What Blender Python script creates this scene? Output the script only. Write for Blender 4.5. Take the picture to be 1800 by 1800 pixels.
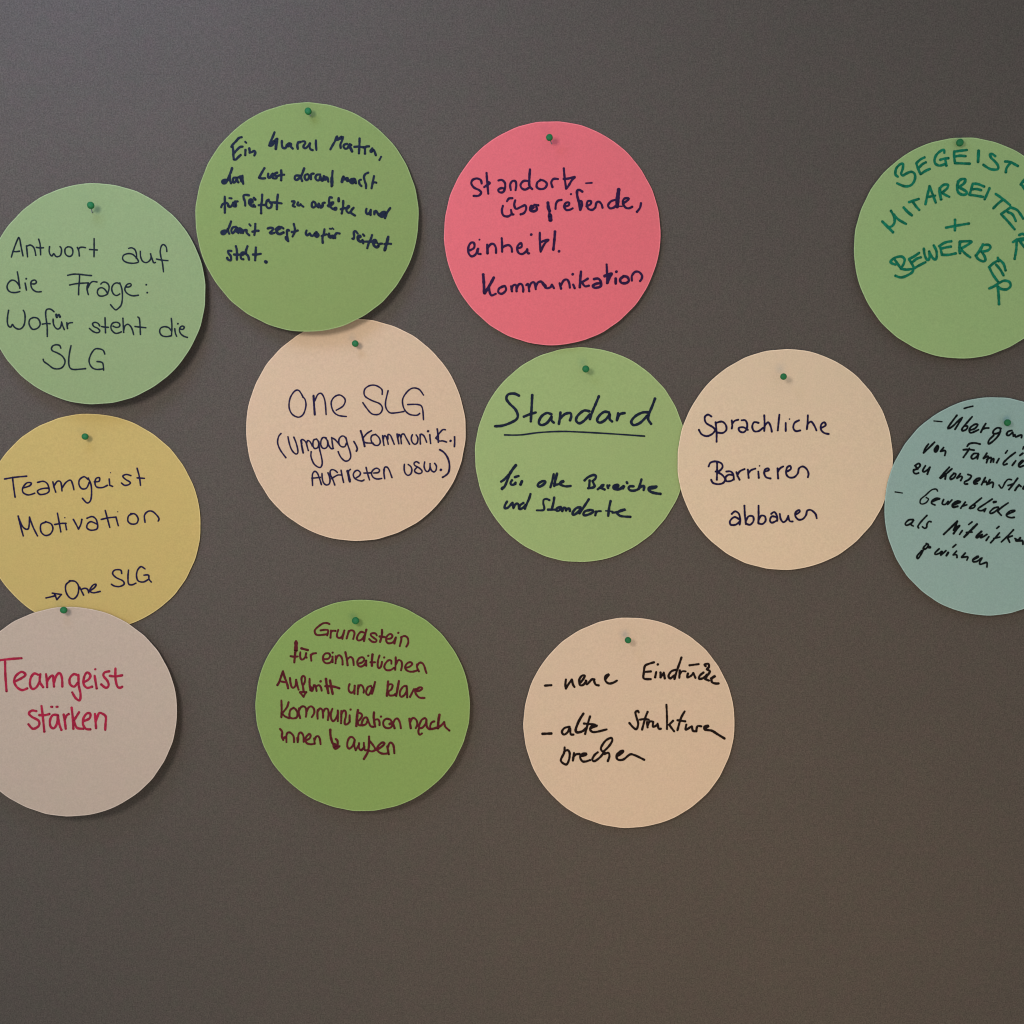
import bpy, bmesh, math, random
from mathutils import Vector, Matrix

scene = bpy.context.scene
for o in list(bpy.data.objects):
    bpy.data.objects.remove(o, do_unlink=True)

# ---------------------------------------------------------------- camera
# The board is the vertical plane Y = 0 facing -Y; its centre of view lies at (0, 0, ZB).
ZB = 1.45                       # height of the picture's centre above the floor, metres
F = 1800.0                      # focal length in photo pixels (photo is 1800 wide)
DIST = 0.9211                   # metres from the lens to the board along the optical axis
TX, TY = math.radians(4.0), math.radians(-0.645)
cx_, sx_, cy_, sy_ = math.cos(TX), math.sin(TX), math.cos(TY), math.sin(TY)
Rx = Matrix(((1, 0, 0), (0, cx_, -sx_), (0, sx_, cx_)))
Ry = Matrix(((cy_, 0, sy_), (0, 1, 0), (-sy_, 0, cy_)))
RC = Rx @ Ry                    # board axes (x right, y down, z into board) -> camera axes
TC = Vector((0, 0, DIST))
CAM = RC.transposed() @ (-TC)   # lens position in board axes
def to_world(p):                # board axes -> Blender world
    return Vector((p[0], p[2], ZB - p[1]))
cam_data = bpy.data.cameras.new('camera')
cam = bpy.data.objects.new('camera', cam_data)
scene.collection.objects.link(cam)
r0, r1, r2 = [Vector(RC[i]) for i in range(3)]
def dirw(v): return Vector((v[0], v[2], -v[1]))
M = Matrix.Identity(4)
for i, v in enumerate((dirw(r0), -dirw(r1), -dirw(r2))):
    for k in range(3):
        M[k][i] = v[k]
M.translation = to_world(CAM)
cam.matrix_world = M
cam_data.sensor_width = 36.0
cam_data.lens = 36.0
cam_data.clip_start = 0.01
cam_data.clip_end = 50.0
scene.camera = cam
def board(px, py, w=0.0):
    """photo pixel -> (u right, v up) metres on the sheet lying w metres in front of the board"""
    d = RC.transposed() @ Vector(((px - 900) / F, (py - 900) / F, 1.0))
    s = (-w - CAM[2]) / d[2]
    p = CAM + s * d
    return p[0], -p[1]

# ---------------------------------------------------------------- light
world = bpy.data.worlds.new('World')
scene.world = world
world.use_nodes = True
bg = world.node_tree.nodes['Background']
bg.inputs['Color'].default_value = (0.45, 0.555, 0.655, 1)
bg.inputs['Strength'].default_value = 1.0
def area(name, px, py, dist, size, col):
    u, v = board(px, py)
    l = bpy.data.lights.new(name, 'AREA')
    l.shape = 'DISK'
    l.size = size
    k = max(col)
    l.energy = k * math.pi ** 2 * dist ** 2
    l.color = [c / k for c in col]
    o = bpy.data.objects.new(name, l)
    o.location = (u, -dist, ZB + v)
    o.rotation_euler = (math.radians(90), 0, 0)
    scene.collection.objects.link(o)
area('window_light', 50, -450, 0.42, 0.40, (0.50, 0.80, 1.60))
area('ceiling_spot', 0, 230, 1.0, 0.28, (0.65, 0.63, 0.61))
area('warm_lamp', 1350, 1650, 0.7, 0.5, (0.45, 0.27, 0.05))
scene.view_settings.view_transform = 'Standard'
scene.view_settings.look = 'None'
scene.view_settings.exposure = 0.0
scene.view_settings.gamma = 1.0
scene.view_settings.use_curve_mapping = False
scene.cycles.filter_width = 1.15
scene.cycles.use_denoising = True

# ---------------------------------------------------------------- helpers
def tag(o, label=None, cat=None, group=None, kind=None):
    if label: o['label'] = label
    if cat: o['category'] = cat
    if group: o['group'] = group
    if kind: o['kind'] = kind
    return o
def link_mesh(name, bm, mat, parent=None, smooth=True):
    me = bpy.data.meshes.new(name)
    bm.normal_update()
    bm.to_mesh(me)
    bm.free()
    if smooth:
        for p in me.polygons: p.use_smooth = True
    me.materials.append(mat)
    o = bpy.data.objects.new(name, me)
    scene.collection.objects.link(o)
    if parent: o.parent = parent
    return o
def s2l(c):
    c = c / 255.0
    return c / 12.92 if c <= 0.04045 else ((c + 0.055) / 1.055) ** 2.4

def noise_mat(name, col, layers, rough=0.85, spec=0.25, bump=None):
    """procedural material: base colour varied by layers of noise (scale, amount, per-channel tint)"""
    m = bpy.data.materials.new(name)
    m.use_nodes = True
    nt = m.node_tree
    N, L = nt.nodes, nt.links
    b = N['Principled BSDF']
    b.inputs['Roughness'].default_value = rough
    b.inputs['Specular IOR Level'].default_value = spec
    tc = N.new('ShaderNodeTexCoord')
    cur = N.new('ShaderNodeRGB')
    cur.outputs[0].default_value = (*col, 1)
    out = cur.outputs[0]
    for sc, amt, tint, det in layers:
        nz = N.new('ShaderNodeTexNoise')
        nz.inputs['Scale'].default_value = sc
        nz.inputs['Detail'].default_value = det
        L.new(tc.outputs['Object'], nz.inputs['Vector'])
        mr = N.new('ShaderNodeMapRange')
        mr.inputs['From Min'].default_value = 0.25
        mr.inputs['From Max'].default_value = 0.75
        L.new(nz.outputs['Fac'], mr.inputs['Value'])
        ra = N.new('ShaderNodeMix'); ra.data_type = 'RGBA'
        ra.inputs[6].default_value = (*[1 - amt * t for t in tint], 1)
        ra.inputs[7].default_value = (*[1 + amt * t for t in tint], 1)
        L.new(mr.outputs[0], ra.inputs[0])
        mu = N.new('ShaderNodeMix'); mu.data_type = 'RGBA'; mu.blend_type = 'MULTIPLY'
        mu.inputs[0].default_value = 1.0
        L.new(out, mu.inputs[6]); L.new(ra.outputs[2], mu.inputs[7])
        out = mu.outputs[2]
    L.new(out, b.inputs['Base Color'])
    if bump:
        nz = N.new('ShaderNodeTexNoise')
        nz.inputs['Scale'].default_value = bump[0]
        nz.inputs['Detail'].default_value = 3
        L.new(tc.outputs['Object'], nz.inputs['Vector'])
        bp = N.new('ShaderNodeBump')
        bp.inputs['Strength'].default_value = bump[1]
        bp.inputs['Distance'].default_value = bump[2]
        L.new(nz.outputs['Fac'], bp.inputs['Height'])
        L.new(bp.outputs[0], b.inputs['Normal'])
    return m

# ---------------------------------------------------------------- the pin board
BOARD_COL = (0.0895, 0.0710, 0.0583)
felt = noise_mat('felt_grey_brown', BOARD_COL,
                 [(800, 0.27, (1, 1, 1), 1.0), (260, 0.07, (1, .9, .8), 3.0), (75, 0.035, (1.0, -0.6, 0.4), 2.0),
                  (130, 0.035, (1, 1, 1), 2.0), (14, 0.025, (1, .8, .7), 3.0)], rough=0.95, spec=0.1, bump=(1100, 0.25, 0.0006))
bm = bmesh.new()
bmesh.ops.create_cube(bm, size=1.0)
for v in bm.verts:
    v.co = Vector((v.co.x * 2.6, v.co.y * 0.02 + 0.01, v.co.z * 2.2))
bmesh.ops.bevel(bm, geom=list(bm.edges), offset=0.003, segments=2, affect='EDGES')
pin_board = link_mesh('pin_board', bm, felt, smooth=False)
pin_board.location = (0, 0, ZB)
tag(pin_board, 'large grey-brown felt pinboard behind all the round cards', 'pinboard', kind='structure')

# ---------------------------------------------------------------- card builder
def ink(name, rgb, rough=0.6, var=0.25, k=0.62):
    return noise_mat(name, [s2l(c) * k for c in rgb], [(180, var, (1, 1, 1), 3.0), (700, var * .6, (1, 1, 1), 2.0)], rough=rough, spec=0.08)

def make_card(key, label, box, rgbl, lift, pin, inkmat, blocks, seed, line_of, pin_px):
    """box = left, right, top, bottom of the card in the photo (pixels); lift = base, bottom, side, curl (mm)"""
    l, r, t, b = box
    base, low, side, curl = [x / 1000.0 for x in lift]
    rnd = random.Random(seed)
    yp = pin
    xd = (pin_px[0] - (l + r) / 2) / ((r - l) / 2)    # the pin presses a shallow dent into the sheet
    yd = -(pin_px[1] - (t + b) / 2) / ((b - t) / 2)
    def h(x, y):                                  # height of the sheet in front of the board
        w = base
        if y < yp: w += low * ((yp - y) / (yp + 1.0)) ** 1.5
        else: w += 0.0008 * (y - yp)
        w -= 0.00045 * math.exp(-((x - xd) ** 2 + (y - yd) ** 2) / 0.0075)
        s = max(0.0, 0.5 + 0.5 * x * (1 if side > 0 else -1)) ** 1.5
        return w + abs(side) * s * (0.35 + 0.65 * min(1.0, max(0.0, (yp - y) / (yp + 1.0)))) + curl * x * x
    ul = board(l, (t + b) / 2, h(-1, 0))[0]
    ur = board(r, (t + b) / 2, h(1, 0))[0]
    vt = board((l + r) / 2, t, h(0, 1))[1]
    vb = board((l + r) / 2, b, h(0, -1))[1]
    cu, cv, ru, rv = (ul + ur) / 2, (vt + vb) / 2, (ur - ul) / 2, (vt - vb) / 2
    ph = [rnd.uniform(0, 6.28) for _ in range(4)]
    def edge(a):
        k = (a * 34 / (2 * math.pi) + ph[3]) % 1.0          # die-cut outline: faint facets and tiny nicks
        return (1 + 0.0013 * math.sin(3 * a + ph[0]) + 0.0012 * math.sin(13 * a + ph[1]) + 0.0009 * math.sin(29 * a + ph[2])
                - 0.0016 * 4 * k * (1 - k))
    TH = 0.00035
    NA, NR = 240, 26
    bm = bmesh.new()
    rings = []
    c0 = bm.verts.new((0, -h(0, 0), 0))
    for i in range(1, NR + 1):
        q = i / NR if i < NR - 1 else (1.0 if i == NR else 1 - 0.00070 / ru)
        ring = []
        for k in range(NA):
            a = 2 * math.pi * k / NA
            e = 1 + (edge(a) - 1) * q
            x, y = q * math.cos(a) * e, q * math.sin(a) * e
            ring.append(bm.verts.new((x * ru, -h(x, y), y * rv)))
        rings.append(ring)
    for k in range(NA):
        bm.faces.new((c0, rings[0][k], rings[0][(k + 1) % NA]))
        for i in range(NR - 1):
            a_, b_ = rings[i], rings[i + 1]
            bm.faces.new((a_[k], b_[k], b_[(k + 1) % NA], a_[(k + 1) % NA]))
    top = list(bm.faces)
    # rim and back
    back = {v: bm.verts.new(v.co + Vector((0, TH, 0))) for v in list(bm.verts)}
    for f in top:
        bm.faces.new([back[v] for v in reversed(f.verts)])
    for k in range(NA):
        a_, b_ = rings[-1][k], rings[-1][(k + 1) % NA]
        f = bm.faces.new((a_, back[a_], back[b_], b_))
        for e in f.edges: e.smooth = False
    bmesh.ops.recalc_face_normals(bm, faces=list(bm.faces))
    bm.faces.index_update()
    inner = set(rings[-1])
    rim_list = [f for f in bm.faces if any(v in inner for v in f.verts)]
    mat = noise_mat('paper_' + key, rgbl, [(750, 0.06, (1, 1, 1), 1.0), (220, 0.022, (1, .9, .6), 2.0), (60, 0.014, (1, -.4, .5), 2.0)],
                    rough=0.85, spec=0.2, bump=(1300, 0.08, 0.0003))
    rim = noise_mat('halo_rim_' + key, [min(0.80, 1.2 * c + 0.035) for c in rgbl], [(400, 0.15, (1, 1, 1), 2.0)], rough=0.9, spec=0.1)  # paler rim colour paints in the bright sharpening halo along the card's edge
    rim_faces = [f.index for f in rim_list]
    card = link_mesh('round_card', bm, mat)
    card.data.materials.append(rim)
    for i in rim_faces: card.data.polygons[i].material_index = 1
    card.location = (cu, 0, ZB + cv)
    tag(card, label, 'paper card', 'round paper cards pinned to the board')
    def local(px, py):                            # photo pixel -> card coordinates on the sheet
        w = h(0, 0)
        for _ in range(4):
            u, v = board(px, py, w)
            x, y = (u - cu) / ru, (v - cv) / rv
            w = h(x, y)
        return u - cu, v - cv
    # ---- handwriting: one ribbon of ink per pen stroke, lying on the sheet
    strokes = []
    px_m = 0.000512
    for ox, oy, sc, wid, text in blocks:
        for part in text.replace('\n', ' ').split(';'):
            part = part.strip()
            if not part: continue
            w0 = wid
            toks = part.split()
            if toks[0][0] == 'w':
                w0 = float(toks[0][1:]); toks = toks[1:]
            raw = [tk.split(',') for tk in toks if tk != '/']
            xs = [ox + float(q[0]) / sc for q in raw]
            ys = [oy + float(q[1]) / sc for q in raw]
            segs, cur = [], []
            for tk in toks:
                if tk == '/':
                    segs.append(cur); cur = [cur[-1]] if cur else []
                    continue
                x, y = tk.split(',')
                pnt = local(ox + float(x) / sc, oy + float(y) / sc)
                if cur and math.hypot(pnt[0] - cur[-1][0], pnt[1] - cur[-1][1]) < 1e-6: continue
                cur.append(pnt)
            segs.append(cur)
            half = 0.5 * w0 / sc * px_m * (1.4 if len(raw) == 1 and wid < 30 and sc > 8 else 1.1)
            strokes.append((line_of(sum(xs) / len(xs), sum(ys) / len(ys)), min(xs), max(xs), segs, half))
    n = 0
    for ln in sorted({s[0] for s in strokes}):
        row = sorted((s for s in strokes if s[0] == ln), key=lambda s: s[1])
        groups, reach = [], -1e9
        for s in row:                             # a wide gap inside a line starts another piece of writing
            if s[1] - reach > 38: groups.append([])
            groups[-1].append(s)
            reach = max(reach, s[2])
        for gset in groups:
            bm = bmesh.new()
            for _, _, _, segs, half in gset:
                for sg in segs:
                    if not sg or (len(sg) == 1 and len(segs) > 1): continue
                    n += 1
                    ribbon(bm, sg, half, lambda x, y: h(x / ru, y / rv), 0.00010 + n * 0.0000012, rnd)
            nm = {('H', 1): 'underline', ('D', 9): 'plus_sign'}.get((key, ln), 'written_line')
            link_mesh(nm, bm, inkmat, card)
    return card, h, cu, cv, ru, rv

def ribbon(bm, pts, half, hf, off, rnd):
    if len(pts) == 1:
        x0, y0 = pts[0]
        vs = [bm.verts.new((x0 + half * (1 + .1 * math.sin(2 * a)) * math.cos(a), -hf(x0, y0) - off, y0 + half * math.sin(a)))
              for a in [2 * math.pi * k / 14 for k in range(14)]]
        bm.faces.new(vs)
        return
    # Catmull-Rom through the traced points
    P = [pts[0]] + list(pts) + [pts[-1]]
    out = []
    for i in range(1, len(P) - 2):
        p0, p1, p2, p3 = P[i - 1], P[i], P[i + 1], P[i + 2]
        m = max(2, int(math.hypot(p2[0] - p1[0], p2[1] - p1[1]) / 0.0006))
        m = min(m, 14)
        for k in range(m):
            t = k / m
            q = []
            for d in (0, 1):
                q.append(0.5 * (2 * p1[d] + (p2[d] - p0[d]) * t + (2 * p0[d] - 5 * p1[d] + 4 * p2[d] - p3[d]) * t * t
                                + (3 * p1[d] - p0[d] - 3 * p2[d] + p3[d]) * t ** 3))
            out.append(q)
    out.append(list(pts[-1]))
    n = len(out)
    f1, f2, a1, a2 = rnd.uniform(.3, .6), rnd.uniform(.9, 1.4), rnd.uniform(0, 6), rnd.uniform(0, 6)
    L, R, nb = [], [], []
    for i, p in enumerate(out):
        a, b = out[max(0, i - 1)], out[min(n - 1, i + 1)]
        dx, dy = b[0] - a[0], b[1] - a[1]
        ln = math.hypot(dx, dy) or 1e-9
        nx, ny = -dy / ln, dx / ln
        w = half * (1 + .07 * math.sin(f1 * i + a1) + .05 * math.sin(f2 * i + a2))
        z = off + i * 2.5e-7
        lx, ly, rx, ry = p[0] + nx * w, p[1] + ny * w, p[0] - nx * w, p[1] - ny * w
        L.append(bm.verts.new((lx, -hf(lx, ly) - z, ly)))
        R.append(bm.verts.new((rx, -hf(rx, ry) - z, ry)))
        nb.append((nx, ny, w, z))
    for i in range(n - 1):
        bm.faces.new((L[i], R[i], R[i + 1], L[i + 1]))
    for end in (0, n - 1):                       # round caps
        nx, ny, w, z = nb[end]
        s = -1 if end == 0 else 1
        tx, ty = ny * s, -nx * s
        fan = []
        for k in range(1, 6):
            a = math.pi * k / 6
            x = out[end][0] + w * (math.cos(a) * nx + math.sin(a) * tx * .95)
            y = out[end][1] + w * (math.cos(a) * ny + math.sin(a) * ty * .95)
            fan.append(bm.verts.new((x, -hf(x, y) - z, y)))
        vs = [L[end]] + fan + [R[end]]
        bm.faces.new(vs)

# ---------------------------------------------------------------- pins
pin_plastic = noise_mat('pin_green_plastic', (0.014, 0.130, 0.040), [(300, 0.12, (1, 1, 1), 2)], rough=0.5, spec=0.15)
pin_steel = noise_mat('pin_steel', (0.10, 0.095, 0.09), [(500, 0.1, (1, 1, 1), 2)], rough=0.35)
pin_steel.node_tree.nodes['Principled BSDF'].inputs['Metallic'].default_value = 0.5
def lathe(profile, seg=28):
    bm = bmesh.new()
    rings = []
    for r, z in profile:
        if r < 1e-7: rings.append([bm.verts.new((0, 0, z))])
        else: rings.append([bm.verts.new((r * math.cos(2 * math.pi * k / seg), r * math.sin(2 * math.pi * k / seg), z)) for k in range(seg)])
    for a, b in zip(rings, rings[1:]):
        for k in range(seg):
            k2 = (k + 1) % seg
            if len(a) == 1 and len(b) > 1: bm.faces.new((a[0], b[k], b[k2]))
            elif len(b) == 1 and len(a) > 1: bm.faces.new((a[k], a[k2], b[0]))
            elif len(a) > 1: bm.faces.new((a[k], a[k2], b[k2], b[k]))
    bmesh.ops.recalc_face_normals(bm, faces=list(bm.faces))
    return bm
def make_pin(label):
    root = bpy.data.objects.new('push_pin', None)
    root.empty_display_size = 0.005
    scene.collection.objects.link(root)
    tag(root, label, 'pin', 'green pins holding the cards')
    R = 0.0030
    prof = [(0, -0.0024)]
    for k in range(1, 9):                         # rounded barrel head
        a = -math.pi / 2 + math.pi / 2 * k / 8
        prof.append((R * math.cos(a) ** 0.8, -0.0006 + 0.0018 * math.sin(a)))
    for k in range(0, 9):
        a = math.pi / 2 * k / 8
        prof.append((R * math.cos(a) ** 0.8 if k < 8 else 0, 0.0006 + 0.0018 * math.sin(a)))
    head = link_mesh('pin_head', lathe(prof), pin_plastic, root)
    need = link_mesh('pin_needle', lathe([(0, -1), (0.0003, -0.985), (0.00042, -0.9), (0.00042, 0), (0, 0)], 12), pin_steel, root)
    return root, head, need
_proto = []
def place_pin(label, head_px, base_px, height, sheet_w):
    """head_px / base_px: photo pixels of the head's middle and of the point where the needle meets the card"""
    if not _proto:
        root, head, need = make_pin(label)
        _proto.extend((root, head, need))
    else:
        root = _proto[0].copy(); head = _proto[1].copy(); need = _proto[2].copy()
        for o in (root, head, need): scene.collection.objects.link(o)
        head.parent = root; need.parent = root
        root['label'] = label
    bu, bv = board(base_px[0], base_px[1], sheet_w)
    hu, hv = board(head_px[0], head_px[1], sheet_w + height)
    p0 = Vector((bu, -sheet_w, ZB + bv)); p1 = Vector((hu, -sheet_w - height, ZB + hv))
    d = (p1 - p0)
    ln = d.length
    root.location = p0
    root.rotation_mode = 'QUATERNION'
    root.rotation_quaternion = Vector((0, 0, 1)).rotation_difference(d.normalized())
    head.location = (0, 0, ln)
    rr = random.Random(int(head_px[0]))
    head.scale = (rr.uniform(.94, 1.08),) * 2 + (rr.uniform(.9, 1.15),)
    need.location = (0, 0, ln)
    need.scale = (1, 1, ln + 0.007)               # the point is stuck 7 mm into the board
    return root

# ---------------------------------------------------------------- the handwriting
# Each block: origin x, y in photo pixels, enlargement, pen width, strokes (';' lifts the pen, '/' turns a sharp corner)
ink_navy = ink('ink_dark_teal', (22, 34, 46))
ink_blue = ink('ink_blue_black', (24, 32, 52), k=0.75)
ink_violet = ink('ink_dark_violet', (46, 20, 58), k=0.8)
ink_indigo = ink('ink_indigo', (27, 18, 58), k=0.8)
ink_green = ink('ink_green', (14, 100, 72), var=0.35, k=1.0)
ink_red = ink('ink_crimson', (152, 28, 54), k=1.0)
ink_black = ink('ink_black', (10, 14, 16))
ink_brown = ink('ink_maroon', (86, 22, 30), var=0.3, k=.85)
ink_warm = ink('ink_warm_black', (26, 10, 12))

TXT_A = [(0, 410, 10, 26, '''200,420 230,320 280,180 325,75; 325,75 345,95 370,230 405,400; 240,320 280,325 345,315;
465,220 475,310 485,415; 468,230 530,208 580,235 610,290 630,390; 680,105 705,190 712,300 715,380; 640,248 700,258 765,255;
872,235 865,310 880,370 915,400 945,360 980,405 1020,412 1065,385 1082,310 1075,260 1055,235;
1195,240 1155,260 1140,310 1155,370 1200,405 1250,400 1280,350 1275,280 1240,245 1190,238;
1360,250 1385,310 1395,400; 1380,290 1400,255 1450,245 1505,255; 1655,95 1655,250 1653,415; 1575,285 1640,290 1710,295;
305,680 320,760 335,860 350,965; 350,950 320,890 270,840 210,825 155,865 125,930 140,995 190,1035 270,1043 350,1025;
442,875 455,940 465,1000; 462,800; 560,890 610,890 640,865 625,828 590,825 550,850 545,920 570,980 620,1020 670,1032 725,1027;
1190,740 1290,720 1400,722 1500,735 1610,745; 1400,725 1395,850 1385,960 1382,1080; 1225,910 1320,890 1420,880 1555,872;
1555,872 1530,950 1540,1030 1555,1080; 1545,960 1580,890 1630,850 1705,857'''),
(110, 410, 9, 23, '''1045,240 1090,230 1140,255 1165,310 1172,380 1165,400; 1165,385 1110,335 1040,322 970,345 950,395 975,440 1040,468 1120,475 1190,462 1200,440 1165,380;
1230,285 1235,370 1265,440 1320,465 1370,440 1400,390 1395,325; 1390,325 1415,400 1440,465 1470,462;
1650,290 1640,220 1600,180 1565,200 1545,280 1555,370 1580,470 1597,610; 1485,408 1570,425 1668,434;
605,805 640,775 690,780 730,820 735,880 715,950; 715,955 670,890 620,862 570,880 550,935 575,985 630,995 690,975 715,955;
905,800 860,785 810,805 780,860 785,920 815,970 860,985 905,960; 905,785 930,850 945,930 945,1050 925,1140 880,1190 840,1212 795,1175 760,1130;
1000,850 1050,850 1085,825 1075,797 1030,805 1000,840 985,890 1010,940 1060,975 1120,990 1200,980; 1325,815; 1340,940'''),
(0, 530, 10, 26, '''152,155 135,260 130,360 150,430 190,450 220,400 245,440 290,475 350,485 405,445 435,370 442,260 430,190 410,155;
580,285 530,310 510,370 530,440 575,488 640,480 690,440 708,390 690,330 650,290 580,280;
950,180 910,145 860,130 815,150 803,220 815,330 830,450 832,615; 745,398 810,388 880,390;
935,310 940,390 970,455 1020,485 1065,450 1085,370; 1082,360 1100,420 1132,495; w38 990,230 1000,278; w38 1035,235 1055,270;
1175,370 1180,420 1187,475; 1180,440 1195,395 1230,375 1275,372;
1070,820 1050,775 990,760 930,780 905,830 930,870 1010,905 1090,955 1140,1030 1135,1100 1085,1165 1010,1185 930,1170 850,1110 775,1055 760,1015;
1250,775 1225,890 1210,1010 1212,1110 1240,1175 1300,1195 1400,1190 1505,1180'''),
(150, 530, 9, 23, '''228,385 200,345 150,330 115,350 135,395 190,420 228,460 210,490 165,492 110,465 65,425; 312,255 315,360 320,495; 255,395 310,405 365,408;
440,390 490,410 540,395 540,350 490,328 430,345 405,400 420,455 470,500 520,500 570,480; 595,265 600,370 608,490; 610,450 625,390 670,360 715,390 745,450 765,525;
830,245 855,270 865,370 872,520; 785,395 865,405 958,415; 1360,265 1370,380 1365,520; 1365,470 1320,415 1250,398 1190,425 1178,485 1215,540 1290,555 1365,540;
1415,430 1425,500 1445,550; 1465,352; 1495,435 1545,440 1565,405 1535,388 1500,410 1488,455 1510,510 1560,550 1615,568;
308,830 285,775 230,750 160,750 110,800 75,870 60,940 80,1010 130,1060 200,1075 285,1065; 185,950 240,955 275,975 285,1020 290,1085''')]

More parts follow.
